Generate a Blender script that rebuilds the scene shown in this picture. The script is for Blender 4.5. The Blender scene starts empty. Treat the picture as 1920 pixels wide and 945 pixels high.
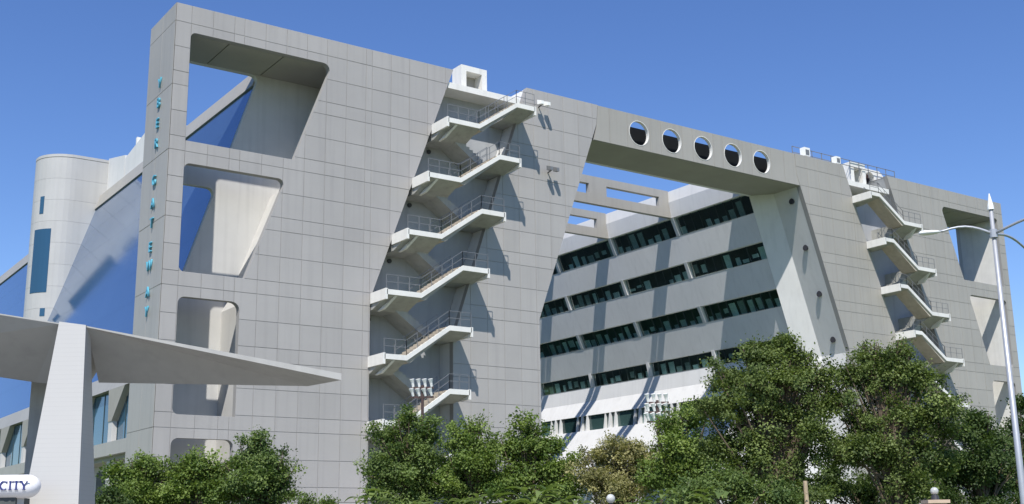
import bpy, bmesh, math, random
import numpy as np
from mathutils import Vector, Matrix
from mathutils.geometry import delaunay_2d_cdt

random.seed(7)
rng = np.random.default_rng(11)
scene = bpy.context.scene
col = scene.collection

# ------------------------------------------------------------------ camera, sky, sun, exposure
# world: X runs along the main facade (left to right), Y goes into the building, Z is up; facade plane is Y = 0
CAM = Vector((-21.24, -64.71, 1.70))
PITCH, ROLL, YAW = math.radians(13.5226), math.radians(0.8631), math.radians(35.02)
fwd = Vector((math.sin(YAW) * math.cos(PITCH), math.cos(YAW) * math.cos(PITCH), math.sin(PITCH)))
rgt0 = Vector((math.cos(YAW), -math.sin(YAW), 0))
dwn0 = fwd.cross(rgt0)
rgt = rgt0 * math.cos(ROLL) + dwn0 * math.sin(ROLL)
dwn = dwn0 * math.cos(ROLL) - rgt0 * math.sin(ROLL)
cam_data = bpy.data.cameras.new('camera')
cam = bpy.data.objects.new('camera', cam_data)
col.objects.link(cam)
m = Matrix.Identity(4)
for i in range(3):
    m[i][0], m[i][1], m[i][2], m[i][3] = rgt[i], -dwn[i], -fwd[i], CAM[i]
cam.matrix_world = m
cam_data.sensor_fit = 'HORIZONTAL'
cam_data.sensor_width = 36.0
cam_data.lens = 2224.08 / 1920 * 36.0
cam_data.clip_start = 0.1
cam_data.clip_end = 6000
scene.camera = cam

SUN_TO = Vector((0.476, 0.566, -1.0)).normalized()          # direction the sunlight travels
sun_el = math.asin(-SUN_TO.z)
sun_az = math.atan2(-SUN_TO.x, -SUN_TO.y)
world = bpy.data.worlds.new('World')
scene.world = world
world.use_nodes = True
wn = world.node_tree.nodes
sky = wn.new('ShaderNodeTexSky')
sky.sky_type = 'NISHITA'
sky.sun_disc = False
sky.sun_elevation = sun_el
sky.sun_rotation = sun_az
sky.altitude = 300
sky.air_density = 1.0
sky.dust_density = 0.0
sky.ozone_density = 4.0
bg = wn['Background']
bg.inputs['Strength'].default_value = 0.112
hs = wn.new('ShaderNodeHueSaturation')
hs.inputs['Hue'].default_value = 0.512
hs.inputs['Saturation'].default_value = 1.16
world.node_tree.links.new(sky.outputs[0], hs.inputs['Color'])
world.node_tree.links.new(hs.outputs[0], bg.inputs['Color'])
sun_data = bpy.data.lights.new('sun', 'SUN')
sun_data.energy = 4.3
sun_data.angle = math.radians(0.53)
sun_data.color = (1.0, 0.955, 0.89)
sun = bpy.data.objects.new('sun', sun_data)
sun.rotation_euler = SUN_TO.to_track_quat('-Z', 'Y').to_euler()
sun.location = (-40, -60, 90)
col.objects.link(sun)
vs_ = scene.view_settings
vs_.view_transform = 'Standard'
vs_.look = 'None'
vs_.exposure = 0.50
vs_.gamma = 1.0
vs_.use_curve_mapping = False

# ------------------------------------------------------------------ materials
MATS = {}
def new_mat(name):
    mt = bpy.data.materials.new(name)
    mt.use_nodes = True
    MATS[name] = mt
    nt = mt.node_tree
    return mt, nt, nt.nodes['Principled BSDF']

def N(nt, kind, **kw):
    n = nt.nodes.new(kind)
    for k, v in kw.items():
        setattr(n, k, v)
    return n

def mat(name, rgb, rough=0.6, metal=0.0, var=0.12, scale=0.5, objrand=0.0, streak=0.0, bump=0.0, bscale=30.0, spec=0.5, hue=None):
    """surface colour with blotches, rain streaks and a tone of its own for every object"""
    mt, nt, b = new_mat(name)
    L = nt.links.new
    geo = N(nt, 'ShaderNodeNewGeometry')
    noise = N(nt, 'ShaderNodeTexNoise')
    noise.inputs['Scale'].default_value = scale
    noise.inputs['Detail'].default_value = 6
    noise.inputs['Roughness'].default_value = 0.62
    L(geo.outputs['Position'], noise.inputs['Vector'])
    mr = N(nt, 'ShaderNodeMapRange')
    mr.inputs['From Min'].default_value = 0.28
    mr.inputs['From Max'].default_value = 0.72
    mr.inputs['To Min'].default_value = 1 - var
    mr.inputs['To Max'].default_value = 1 + var
    L(noise.outputs['Fac'], mr.inputs['Value'])
    fac = mr.outputs['Result']
    if streak:
        mp = N(nt, 'ShaderNodeMapping')
        mp.inputs['Scale'].default_value = (2.6, 2.6, 0.10)
        L(geo.outputs['Position'], mp.inputs['Vector'])
        n2 = N(nt, 'ShaderNodeTexNoise')
        n2.inputs['Scale'].default_value = 1.0
        n2.inputs['Detail'].default_value = 5
        L(mp.outputs['Vector'], n2.inputs['Vector'])
        m2 = N(nt, 'ShaderNodeMapRange')
        m2.inputs['From Min'].default_value = 0.50
        m2.inputs['From Max'].default_value = 0.75
        m2.inputs['To Min'].default_value = 1.0
        m2.inputs['To Max'].default_value = 1 - streak
        L(n2.outputs['Fac'], m2.inputs['Value'])
        mu = N(nt, 'ShaderNodeMath', operation='MULTIPLY')
        L(fac, mu.inputs[0]); L(m2.outputs['Result'], mu.inputs[1])
        fac = mu.outputs[0]
    if objrand:
        oi = N(nt, 'ShaderNodeObjectInfo')
        m3 = N(nt, 'ShaderNodeMapRange')
        m3.inputs['To Min'].default_value = 1 - objrand
        m3.inputs['To Max'].default_value = 1 + objrand
        L(oi.outputs['Random'], m3.inputs['Value'])
        mu = N(nt, 'ShaderNodeMath', operation='MULTIPLY')
        L(fac, mu.inputs[0]); L(m3.outputs['Result'], mu.inputs[1])
        fac = mu.outputs[0]
    mix = N(nt, 'ShaderNodeVectorMath', operation='SCALE')
    mix.inputs[0].default_value = rgb
    L(fac, mix.inputs['Scale'])
    L(mix.outputs['Vector'], b.inputs['Base Color'])
    b.inputs['Roughness'].default_value = rough
    b.inputs['Metallic'].default_value = metal
    b.inputs['Specular IOR Level'].default_value = spec
    if bump:
        n3 = N(nt, 'ShaderNodeTexNoise')
        n3.inputs['Scale'].default_value = bscale
        n3.inputs['Detail'].default_value = 4
        L(geo.outputs['Position'], n3.inputs['Vector'])
        bp = N(nt, 'ShaderNodeBump')
        bp.inputs['Strength'].default_value = bump
        bp.inputs['Distance'].default_value = 0.02
        L(n3.outputs['Fac'], bp.inputs['Height'])
        L(bp.outputs['Normal'], b.inputs['Normal'])
    return mt

mat('panel_grey', (0.356, 0.341, 0.324), 0.45, var=0.07, scale=0.16, objrand=0.04, streak=0.10, spec=0.45)
mat('panel_warm', (0.338, 0.322, 0.288), 0.45, var=0.06, scale=0.18, objrand=0.03, streak=0.11, spec=0.45)
mat('panel_pale', (0.43, 0.425, 0.41), 0.5, var=0.05, scale=0.3, objrand=0.03, streak=0.06)
mat('joint_grey', (0.285, 0.28, 0.27), 0.8, var=0.06)
mat('wall_white', (0.52, 0.515, 0.495), 0.75, var=0.06, scale=0.5, streak=0.10)
mat('trim_white', (0.70, 0.69, 0.65), 0.7, var=0.07, scale=0.9, streak=0.10)
mat('canopy_paint', (0.36, 0.36, 0.34), 0.7, var=0.08, scale=0.8, streak=0.1)
mat('soffit_grey', (0.31, 0.30, 0.265), 0.8, var=0.08, scale=0.4)
mat('slot_grey', (0.36, 0.37, 0.38), 0.8, var=0.08, scale=0.5, streak=0.12)
mat('render_grey', (0.66, 0.66, 0.655), 0.7, var=0.05, scale=0.35, streak=0.08)
mat('render_white', (0.62, 0.62, 0.61), 0.7, var=0.05, scale=0.5, streak=0.08)
mat('concrete', (0.36, 0.36, 0.335), 0.85, var=0.12, scale=1.2, streak=0.2, bump=0.2)
mat('stair_tread', (0.42, 0.37, 0.30), 0.85, var=0.15, scale=2.0)
mat('steel', (0.20, 0.205, 0.21), 0.5, metal=0.3, var=0.05)
mat('dark_steel', (0.035, 0.035, 0.04), 0.5, var=0.1)
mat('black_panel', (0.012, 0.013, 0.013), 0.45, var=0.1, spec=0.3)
mat('frame_dark', (0.03, 0.045, 0.045), 0.4, var=0.1)
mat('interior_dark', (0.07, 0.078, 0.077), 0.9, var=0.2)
mat('letter_cyan', (0.10, 0.36, 0.48), 0.35, var=0.1)
mat('letter_blue', (0.02, 0.03, 0.16), 0.5, var=0.1)
mat('sign_white', (0.75, 0.75, 0.76), 0.45, var=0.04)
mat('brown_steel', (0.06, 0.035, 0.03), 0.6, var=0.15)
mat('lamp_white', (0.80, 0.80, 0.76), 0.35, var=0.04)
mat('lamp_pole', (0.42, 0.435, 0.46), 0.45, metal=0.4, var=0.06, scale=3)
mat('bark', (0.10, 0.075, 0.05), 0.9, var=0.35, scale=5, bump=0.6, bscale=14)
mat('pale_bark', (0.42, 0.33, 0.22), 0.9, var=0.25, scale=4, bump=0.5, bscale=14)
mat('pedestal_stone', (0.50, 0.38, 0.28), 0.8, var=0.12, scale=3)
mat('asphalt', (0.055, 0.055, 0.057), 0.9, var=0.2, scale=2, bump=0.4, bscale=60)
mat('paving', (0.30, 0.28, 0.25), 0.85, var=0.12, scale=1.5)
mat('kerb', (0.36, 0.35, 0.33), 0.85, var=0.15, scale=3)
mat('road_paint', (0.75, 0.75, 0.72), 0.7, var=0.15, scale=4)
mat('lawn', (0.07, 0.115, 0.03), 0.95, var=0.35, scale=1.1, bump=0.6, bscale=25)
mat('globe_glass', (0.45, 0.46, 0.44), 0.25, var=0.3, scale=14)
mat('curtain_inside', (0.12, 0.17, 0.165), 0.8, var=0.35, scale=1.4)

def glass_mat(name, rgb, rgb2, rough, metal, bump=0.0):
    mt, nt, b = new_mat(name)
    L = nt.links.new
    oi = N(nt, 'ShaderNodeObjectInfo')
    mx = N(nt, 'ShaderNodeMix', data_type='RGBA')
    mx.inputs['A'].default_value = (*rgb, 1)
    mx.inputs['B'].default_value = (*rgb2, 1)
    L(oi.outputs['Random'], mx.inputs['Factor'])
    L(mx.outputs['Result'], b.inputs['Base Color'])
    b.inputs['Roughness'].default_value = rough
    b.inputs['Metallic'].default_value = metal
    b.inputs['Specular IOR Level'].default_value = 0.7
    if bump:
        geo = N(nt, 'ShaderNodeNewGeometry')
        n3 = N(nt, 'ShaderNodeTexNoise')
        n3.inputs['Scale'].default_value = 0.35
        n3.inputs['Detail'].default_value = 1
        L(geo.outputs['Position'], n3.inputs['Vector'])
        bp = N(nt, 'ShaderNodeBump')
        bp.inputs['Strength'].default_value = bump
        bp.inputs['Distance'].default_value = 0.05
        L(n3.outputs['Fac'], bp.inputs['Height'])
        L(bp.outputs['Normal'], b.inputs['Normal'])
    return mt
glass_mat('blue_mirror_glass', (0.125, 0.215, 0.37), (0.135, 0.23, 0.39), 0.10, 0.75, bump=0.02)
glass_mat('teal_glass', (0.010, 0.030, 0.029), (0.12, 0.21, 0.20), 0.08, 0.0, bump=0.05)
def clear_glass(name, tint, refl):
    mt, nt, b = new_mat(name)
    L = nt.links.new
    nt.nodes.remove(b)
    tr = N(nt, 'ShaderNodeBsdfTransparent'); tr.inputs['Color'].default_value = (*tint, 1)
    gl = N(nt, 'ShaderNodeBsdfGlossy'); gl.inputs['Roughness'].default_value = 0.06; gl.inputs['Color'].default_value = (.85, 1, .97, 1)
    fr = N(nt, 'ShaderNodeFresnel'); fr.inputs['IOR'].default_value = 1.5
    ad = N(nt, 'ShaderNodeMath', operation='ADD'); ad.inputs[1].default_value = refl
    L(fr.outputs[0], ad.inputs[0])
    ms = N(nt, 'ShaderNodeMixShader')
    geo = N(nt, 'ShaderNodeNewGeometry')                # the inner face of the pane only transmits
    iv = N(nt, 'ShaderNodeMath', operation='SUBTRACT'); iv.inputs[0].default_value = 1.0
    L(geo.outputs['Backfacing'], iv.inputs[1])
    mu = N(nt, 'ShaderNodeMath', operation='MULTIPLY'); L(ad.outputs[0], mu.inputs[0]); L(iv.outputs[0], mu.inputs[1])
    L(mu.outputs[0], ms.inputs[0]); L(tr.outputs[0], ms.inputs[1]); L(gl.outputs[0], ms.inputs[2])
    L(ms.outputs[0], nt.nodes['Material Output'].inputs['Surface'])
clear_glass('teal_clear', (0.76, 0.86, 0.84), 0.17)
mat('blind_pale', (0.64, 0.69, 0.67), 0.8, var=0.2, scale=3.0, objrand=0.45)
glass_mat('blue_glass', (0.03, 0.09, 0.15), (0.05, 0.13, 0.2), 0.08, 0.25)

def tile_mat(name, rgb):
    mt, nt, b = new_mat(name)
    L = nt.links.new
    geo = N(nt, 'ShaderNodeNewGeometry')
    sep = N(nt, 'ShaderNodeSeparateXYZ')
    L(geo.outputs['Position'], sep.inputs[0])
    ml = N(nt, 'ShaderNodeMath', operation='MULTIPLY'); ml.inputs[1].default_value = 1 / 0.115
    L(sep.outputs['Z'], ml.inputs[0])
    fr = N(nt, 'ShaderNodeMath', operation='FRACT'); L(ml.outputs[0], fr.inputs[0])
    gt = N(nt, 'ShaderNodeMath', operation='LESS_THAN'); gt.inputs[1].default_value = 0.12
    L(fr.outputs[0], gt.inputs[0])
    mx = N(nt, 'ShaderNodeMix', data_type='RGBA')
    mx.inputs['A'].default_value = (*rgb, 1)
    mx.inputs['B'].default_value = (rgb[0] * .88, rgb[1] * .88, rgb[2] * .88, 1)
    n1 = N(nt, 'ShaderNodeTexNoise'); n1.inputs['Scale'].default_value = 2.2; n1.inputs['Detail'].default_value = 6
    L(geo.outputs['Position'], n1.inputs['Vector'])
    mu = N(nt, 'ShaderNodeMath', operation='MULTIPLY'); L(gt.outputs[0], mu.inputs[0]); L(n1.outputs['Fac'], mu.inputs[1])
    L(mu.outputs[0], mx.inputs['Factor'])
    L(mx.outputs['Result'], b.inputs['Base Color'])
    b.inputs['Roughness'].default_value = 0.45
    return mt
tile_mat('pylon_tile', (0.46, 0.455, 0.435))

def leaf_mat(name, c1, c2, trans=0.35):
    mt = bpy.data.materials.new(name); MATS[name] = mt
    mt.use_nodes = True
    nt = mt.node_tree
    L = nt.links.new
    b = nt.nodes['Principled BSDF']
    at = N(nt, 'ShaderNodeAttribute', attribute_name='leaf_tone')
    mx = N(nt, 'ShaderNodeMix', data_type='RGBA')
    mx.inputs['A'].default_value = (*c1, 1)
    mx.inputs['B'].default_value = (*c2, 1)
    L(at.outputs['Fac'], mx.inputs['Factor'])
    L(mx.outputs['Result'], b.inputs['Base Color'])
    b.inputs['Roughness'].default_value = 0.55
    b.inputs['Specular IOR Level'].default_value = 0.3
    tr = N(nt, 'ShaderNodeBsdfTranslucent')
    sc = N(nt, 'ShaderNodeVectorMath', operation='MULTIPLY')
    sc.inputs[1].default_value = (1.15, 1.25, 0.55)
    L(mx.outputs['Result'], sc.inputs[0])
    L(sc.outputs['Vector'], tr.inputs['Color'])
    ms = N(nt, 'ShaderNodeMixShader'); ms.inputs[0].default_value = trans
    L(b.outputs[0], ms.inputs[1]); L(tr.outputs[0], ms.inputs[2])
    L(ms.outputs[0], nt.nodes['Material Output'].inputs['Surface'])
    return mt
leaf_mat('leaf_mid', (0.050, 0.092, 0.024), (0.195, 0.265, 0.075))
leaf_mat('leaf_bright', (0.066, 0.118, 0.021), (0.230, 0.305, 0.074))
leaf_mat('leaf_olive', (0.052, 0.084, 0.022), (0.205, 0.262, 0.078))
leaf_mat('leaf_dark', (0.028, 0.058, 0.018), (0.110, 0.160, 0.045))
leaf_mat('leaf_brown', (0.135, 0.140, 0.050), (0.430, 0.400, 0.185))
leaf_mat('leaf_broad', (0.060, 0.105, 0.028), (0.190, 0.250, 0.080))

# ------------------------------------------------------------------ scene helpers
def root(name, label, cat, loc=(0, 0, 0), group=None):
    o = bpy.data.objects.new(name, None)
    o.empty_display_size = 0.3
    o.location = loc
    col.objects.link(o)
    o['label'] = label
    o['category'] = cat
    if group:
        o['group'] = group
    return o

def attach(o, parent):
    col.objects.link(o)
    if parent is not None:
        o.parent = parent
        if parent.type == 'EMPTY':
            o.matrix_parent_inverse = Matrix.Translation(-Vector(parent.location))
    return o

def mesh(name, verts, faces, mt, parent=None, smooth=False, recalc=True):
    me = bpy.data.meshes.new(name)
    me.from_pydata([tuple(v) for v in verts], [], faces)
    if recalc:
        bm = bmesh.new(); bm.from_mesh(me)
        bmesh.ops.recalc_face_normals(bm, faces=bm.faces)
        bm.to_mesh(me); bm.free()
    if smooth:
        me.shade_smooth()
    me.materials.append(MATS[mt])
    o = bpy.data.objects.new(name, me)
    return attach(o, parent)

class MB:
    def __init__(s):
        s.v, s.f = [], []
    def add(s, vs, fs):
        n = len(s.v)
        s.v += [tuple(v) for v in vs]
        s.f += [[i + n for i in f] for f in fs]
        return s
    def box(s, a, b):
        (x0, y0, z0), (x1, y1, z1) = a, b
        return s.add([(x0, y0, z0), (x1, y0, z0), (x1, y1, z0), (x0, y1, z0), (x0, y0, z1), (x1, y0, z1), (x1, y1, z1), (x0, y1, z1)],
                     [(0, 3, 2, 1), (4, 5, 6, 7), (0, 1, 5, 4), (1, 2, 6, 5), (2, 3, 7, 6), (3, 0, 4, 7)])
    def loft(s, rings):
        n = len(rings[0]); vs = [p for r in rings for p in r]; fs = []
        for k in range(len(rings) - 1):
            for i in range(n):
                j = (i + 1) % n
                fs.append((k * n + i, k * n + j, (k + 1) * n + j, (k + 1) * n + i))
        fs.append(tuple(range(n))[::-1]); fs.append(tuple(range((len(rings) - 1) * n, len(rings) * n)))
        return s.add(vs, fs)
    def bar(s, a, b, w, h=None):
        """square bar from a to b"""
        h = h or w
        a, b = Vector(a), Vector(b)
        d = (b - a).normalized()
        up = Vector((0, 0, 1)) if abs(d.z) < 0.95 else Vector((1, 0, 0))
        u = d.cross(up).normalized() * w / 2
        v = u.cross(d).normalized() * h / 2
        return s.loft([[p + u + v, p - u + v, p - u - v, p + u - v] for p in (a, b)])
    def tube(s, pts, rad, n=10):
        pts = [Vector(p) for p in pts]; rings = []
        for i, p in enumerate(pts):
            d = (pts[min(i + 1, len(pts) - 1)] - pts[max(i - 1, 0)]).normalized()
            ref = Vector((1, 0, 0)) if abs(d.x) < 0.9 else Vector((0, 1, 0))
            u = d.cross(ref).normalized(); v = d.cross(u)
            r = rad[i] if isinstance(rad, (list, tuple)) else rad
            rings.append([p + (u * math.cos(2 * math.pi * k / n) + v * math.sin(2 * math.pi * k / n)) * r for k in range(n)])
        return s.loft(rings)
    def obj(s, name, mt, parent=None, smooth=False):
        return mesh(name, s.v, s.f, mt, parent, smooth)

def inside(p, poly):
    x, y = p; c = False
    for i in range(len(poly)):
        x0, y0 = poly[i]; x1, y1 = poly[i - 1]
        if (y0 > y) != (y1 > y) and x < (x1 - x0) * (y - y0) / (y1 - y0) + x0:
            c = not c
    return c

def tri_region(outline, holes=(), rect=None):
    loops = [list(outline)] + [list(h) for h in holes]
    if rect:
        u0, v0, u1, v1 = rect
        loops.append([(u0, v0), (u1, v0), (u1, v1), (u0, v1)])
    vs, es = [], []
    for lp in loops:
        n = len(vs)
        vs += [Vector(p) for p in lp]
        es += [(n + i, n + (i + 1) % len(lp)) for i in range(len(lp))]
    ov, oe, of, *_ = delaunay_2d_cdt(vs, es, [], 0, 1e-6)
    tris = []; area = 0
    for f in of:
        a, b, c = (ov[i] for i in f)
        cx, cy = (a.x + b.x + c.x) / 3, (a.y + b.y + c.y) / 3
        ar = ((b.x - a.x) * (c.y - a.y) - (c.x - a.x) * (b.y - a.y)) / 2
        if abs(ar) < 1e-7 or not inside((cx, cy), outline) or any(inside((cx, cy), h) for h in holes):
            continue
        if rect and not (u0 < cx < u1 and v0 < cy < v1):
            continue
        tris.append(tuple(f) if ar > 0 else tuple(f)[::-1]); area += abs(ar)
    return ov, tris, area

def extrude(ov, tris, n0, n1):
    used = sorted({i for t in tris for i in t}); mp = {k: i for i, k in enumerate(used)}; n = len(used)
    vs = [(ov[k].x, ov[k].y, n1) for k in used] + [(ov[k].x, ov[k].y, n0) for k in used]
    fs = []; ed = {}
    for t in tris:
        a, b, c = (mp[i] for i in t)
        fs.append((a, b, c)); fs.append((n + a, n + c, n + b))
        for e in ((a, b), (b, c), (c, a)):
            ed[e] = 1
    for (a, b) in ed:
        if (b, a) not in ed:
            fs.append((a, n + a, n + b, b))
    return vs, fs

def frame(o, u, v):
    u, v = Vector(u), Vector(v); n = u.cross(v)
    M = Matrix.Identity(4)
    for i in range(3):
        M[i][0], M[i][1], M[i][2], M[i][3] = u[i], v[i], n[i], o[i]
    return M
FRONT = frame((0, 0, 0), (1, 0, 0), (0, 0, 1))       # facade: u = X, v = Z, n = -Y
def plate(name, outline, holes, n0, n1, mt, parent, M=FRONT):
    ov, tris, _ = tri_region(outline, holes)
    vs, fs = extrude(ov, tris, n0, n1)
    return mesh(name, [M @ Vector(v) for v in vs], fs, mt, parent, recalc=False)

SHARED = {}
def panels(parent, outline, holes, us, vs, mt, M=FRONT, gap=0.014, th=0.026, name='panel', jitter=0.004):
    cnt = 0
    for i in range(len(us) - 1):
        for j in range(len(vs) - 1):
            r = (us[i] + gap, vs[j] + gap, us[i + 1] - gap, vs[j + 1] - gap)
            w, h = r[2] - r[0], r[3] - r[1]
            corners = [(r[0], r[1]), (r[2], r[1]), (r[2], r[3]), (r[0], r[3])]
            ci = [inside(c, outline) and not any(inside(c, q) for q in holes) for c in corners]
            vin = any(r[0] < p[0] < r[2] and r[1] < p[1] < r[3] for lp in [outline] + list(holes) for p in lp)
            th_ = th + random.uniform(-jitter, jitter)
            if all(ci) and not vin:
                key = (round(w, 3), round(h, 3), mt, round(th, 3))
                if key not in SHARED:
                    b = 0.006
                    me = bpy.data.meshes.new(name)
                    t = th
                    q = [(0, 0, 0), (w, 0, 0), (w, h, 0), (0, h, 0), (0, 0, t - b), (w, 0, t - b), (w, h, t - b), (0, h, t - b),
                         (b, b, t), (w - b, b, t), (w - b, h - b, t), (b, h - b, t)]
                    f = [(0, 1, 5, 4), (1, 2, 6, 5), (2, 3, 7, 6), (3, 0, 4, 7), (4, 5, 9, 8), (5, 6, 10, 9), (6, 7, 11, 10), (7, 4, 8, 11), (8, 9, 10, 11), (3, 2, 1, 0)]
                    me.from_pydata(q, [], f); me.materials.append(MATS[mt])
                    SHARED[key] = me
                o = bpy.data.objects.new(name, SHARED[key])
                o.matrix_basis = M @ Matrix.Translation((r[0], r[1], th_ - th))
            else:
                ov, tris, ar = tri_region(outline, holes, r)
                if ar < 0.02:
                    continue
                v, f = extrude(ov, tris, 0, th_)
                me = bpy.data.meshes.new(name)
                me.from_pydata(v, [], f); me.materials.append(MATS[mt])
                o = bpy.data.objects.new(name, me)
                o.matrix_basis = M
            attach(o, parent); cnt += 1
    return cnt

def rounded(poly, rad, n=5):
    out = []
    for i, p in enumerate(poly):
        r = rad[i] if isinstance(rad, (list, tuple)) else rad
        p = Vector(p); a = (Vector(poly[i - 1]) - p).normalized(); b = (Vector(poly[(i + 1) % len(poly)]) - p).normalized()
        if r <= 0:
            out.append(tuple(p)); continue
        ang = a.angle(b); d = r / math.tan(ang / 2)
        c = p + (a + b).normalized() * (r / math.sin(ang / 2))
        s, e = p + a * d, p + b * d
        a0 = math.atan2(s.y - c.y, s.x - c.x); a1 = math.atan2(e.y - c.y, e.x - c.x)
        da = (a1 - a0 + math.pi) % (2 * math.pi) - math.pi
        for k in range(n + 1):
            t = a0 + da * k / n
            out.append((c.x + r * math.cos(t), c.y + r * math.sin(t)))
    return out

def structure(o):
    o['kind'] = 'structure'
    return o

# ------------------------------------------------------------------ ground (below the frame, lights the place from beneath)
def sheet(name, pts, z, mt):
    return structure(mesh(name, [(x, y, z) for x, y in pts], [tuple(range(len(pts)))], mt, recalc=False))
sheet('ground', [(-1500, -1500), (1500, -1500), (1500, 1500), (-1500, 1500)], 0.0, 'lawn')
sheet('forecourt_paving', [(-14, -9), (100, -9), (100, -0.2), (-14, -0.2)], 0.004, 'paving')
u_, v_ = Vector((math.cos(YAW), -math.sin(YAW))), Vector((math.sin(YAW), math.cos(YAW)))
c2 = Vector((CAM.x, CAM.y))
def cv(a, d):                       # a metres to the right of the viewpoint, d metres ahead
    p = c2 + u_ * a + v_ * d
    return (p.x, p.y)
sheet('gate_paving', [cv(-60, 18.1), cv(8, 18.1), cv(8, 42), cv(-60, 42)], 0.004, 'paving')
sheet('road', [cv(-150, -6), cv(150, -6), cv(150, 14), cv(-150, 14)], 0.004, 'asphalt')
for k in range(-9, 10):
    sheet('lane_marking', [cv(k * 6, 4), cv(k * 6 + 2.5, 4), cv(k * 6 + 2.5, 4.14), cv(k * 6, 4.14)], 0.008, 'road_paint')
kb = MB()
a, b = cv(-150, 14.0), cv(150, 14.0); a2, b2 = cv(-150, 14.3), cv(150, 14.3)
kb.loft([[(*p, 0.0) for p in (a, b, b2, a2)], [(*p, 0.13) for p in (a, b, b2, a2)]])
structure(kb.obj('kerb', 'kerb'))
sheet('pavement', [cv(-150, 14.3), cv(150, 14.3), cv(150, 18), cv(-150, 18)], 0.125, 'paving')

# ------------------------------------------------------------------ framed towers (the two outer blocks with stacked openings)
ROWS = [0.0]
for k in range(-3, 6):
    b0 = 11.85 + 4.0 * k
    ROWS += [z for z in (b0, b0 + .85, b0 + 2.4) if 0.2 < z < 32.6]
ROWS = sorted(set(round(z, 3) for z in ROWS + [33.0]))

def framed_tower(name, label, W, top, knee, kz, dop, mt, letters, fin_mt):
    """W None: mirrored coordinates off; otherwise x -> W - x"""
    mx = (lambda x: x) if W is None else (lambda x: W - x)
    P = lambda pts: [(mx(x), z) for x, z in pts]
    t = root(name, label, 'building', (mx(8), 2, 0))
    outline = P([(0, 0), (knee, 0), (knee, kz), (top, 33), (0, 33)])
    ops = [rounded(P(q), r) for q, r in (
        ([(.95, 24.5), (7.78 + dop, 24.5), (10.28 + dop, 31.3), (.95, 31.3)], [.0, .0, .45, .3]),
        ([(.95, 16.7), (4.9 + dop * .5, 16.7), (7.32 + dop, 23.15), (.95, 23.15)], [.3, .0, .35, .35]),
        ([(.98, 8.6), (4.66, 8.6), (4.66, 15.25), (.98, 15.25)], [.35, .0, .5, .4]),
        ([(1.0, .8), (4.6, .8), (4.6, 7.3), (1.0, 7.3)], [.35, .3, .4, .4]))]
    fw = plate('facade_wall', outline, ops, -0.42, 0, 'joint_grey', t)
    us = [0, .95, 2.3, 3.65, 4.3, 5.7, 7.1, 8.5, 9.9, 11.3, 12.7, 13.15, 14.55, 15.95, 17.35, 18.75, 20.2]
    us = sorted(mx(u) for u in us)
    n = panels(fw, outline, ops, us, ROWS, mt)
    # side fin, one deep wall from the front to the back of the screen
    fin = MB().box((min(mx(0.035), mx(.95)), .42, 0), (max(mx(0.035), mx(.95)), 4.2, 32.96)).obj('fin', fin_mt, t)
    MF = frame((mx(0), 0, 0), (0, -1, 0), (0, 0, 1)) if W is None else frame((mx(0), 0, 0), (0, 1, 0), (0, 0, 1))
    uf = [-4.62, -2.3, 0] if W is None else [0, 2.3, 4.62]
    ol = [(uf[0], 0), (uf[-1], 0), (uf[-1], 33), (uf[0], 33)]
    bk = plate('fin_backing', ol, [], -0.03, 0, 'joint_grey', fin, MF)
    k = panels(bk, ol, [], uf, [z for i, z in enumerate(ROWS) if i % 3 == 0 or z in (0, 33.0)], 'panel_warm', MF)
    # back wall of the hollow screen with its own openings
    gx = lambda z: 2.72 + .32 * (z - 17.64)
    bh = [rounded(P([(.95, z0), (gx(z0), z0), (gx(z1), z1), (.95, z1)]), [.02, .02, .4, .02]) for z0, z1 in ((24.5, 31.28), (16.7, 23.2))]
    plate('back_wall', P([(0.04, 0), (knee - .05, 0), (knee - .05, kz), (top - .1, 32.9), (0.04, 32.9)]), bh, -4.6, -4.2, 'wall_white', t)
    s = (top - knee) / (33 - kz)
    plate('roof_slab', P([(.95, 31.36), (top - .1 - s * 1.6, 31.36), (top - .1, 32.96), (.95, 32.96)]), [], -4.2, -0.42, 'joint_grey', t)
    sx = [.97, 3.5, 7.1, 12.1 + dop]
    for i in range(3):
        q = sorted((mx(sx[i] + .04), mx(sx[i + 1] - .04)))
        MB().box((q[0], .43, 31.29), (q[1], 4.19, 31.355)).obj('soffit_panel', 'soffit_grey', t)
    # slanted inner wall that closes the hollow behind the openings
    path = [(5.2, 0), (5.2, 15.4), (5.75 + dop * .5, 16.6), (8.15 + dop, 23.2), (9.6 + dop, 24.2), (12.2 + dop, 31.28)]
    MB().loft([[(mx(x), .42, z), (mx(x), 4.2, z), (mx(x + .3), 4.2, z), (mx(x + .3), .42, z)] for x, z in path]).obj('inner_wall', 'wall_white', t)
    path = [(knee, 0), (knee, kz), (top - .06, 32.85)]
    MB().loft([[(mx(x), .42, z), (mx(x), 4.2, z), (mx(x - .3), 4.2, z), (mx(x - .3), .42, z)] for x, z in path]).obj('end_wall', 'slot_grey', t)
    if letters:
        for ch, z in letters:
            cu = bpy.data.curves.new('letter', 'FONT')
            cu.body = ch; cu.size = .88; cu.extrude = 0.05; cu.align_x = 'CENTER'
            tmp = bpy.data.objects.new('letter', cu); col.objects.link(tmp)
            bpy.context.view_layer.update()
            me = bpy.data.meshes.new_from_object(tmp.evaluated_get(bpy.context.evaluated_depsgraph_get()))
            bpy.data.objects.remove(tmp)
            me.materials.clear(); me.materials.append(MATS['letter_cyan'])
            o = bpy.data.objects.new('letter', me)
            o.matrix_basis = frame((-0.10, 2.05, z - .37), (0, -1, 0), (0, 0, 1))
            attach(o, fin)
    return t

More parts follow.
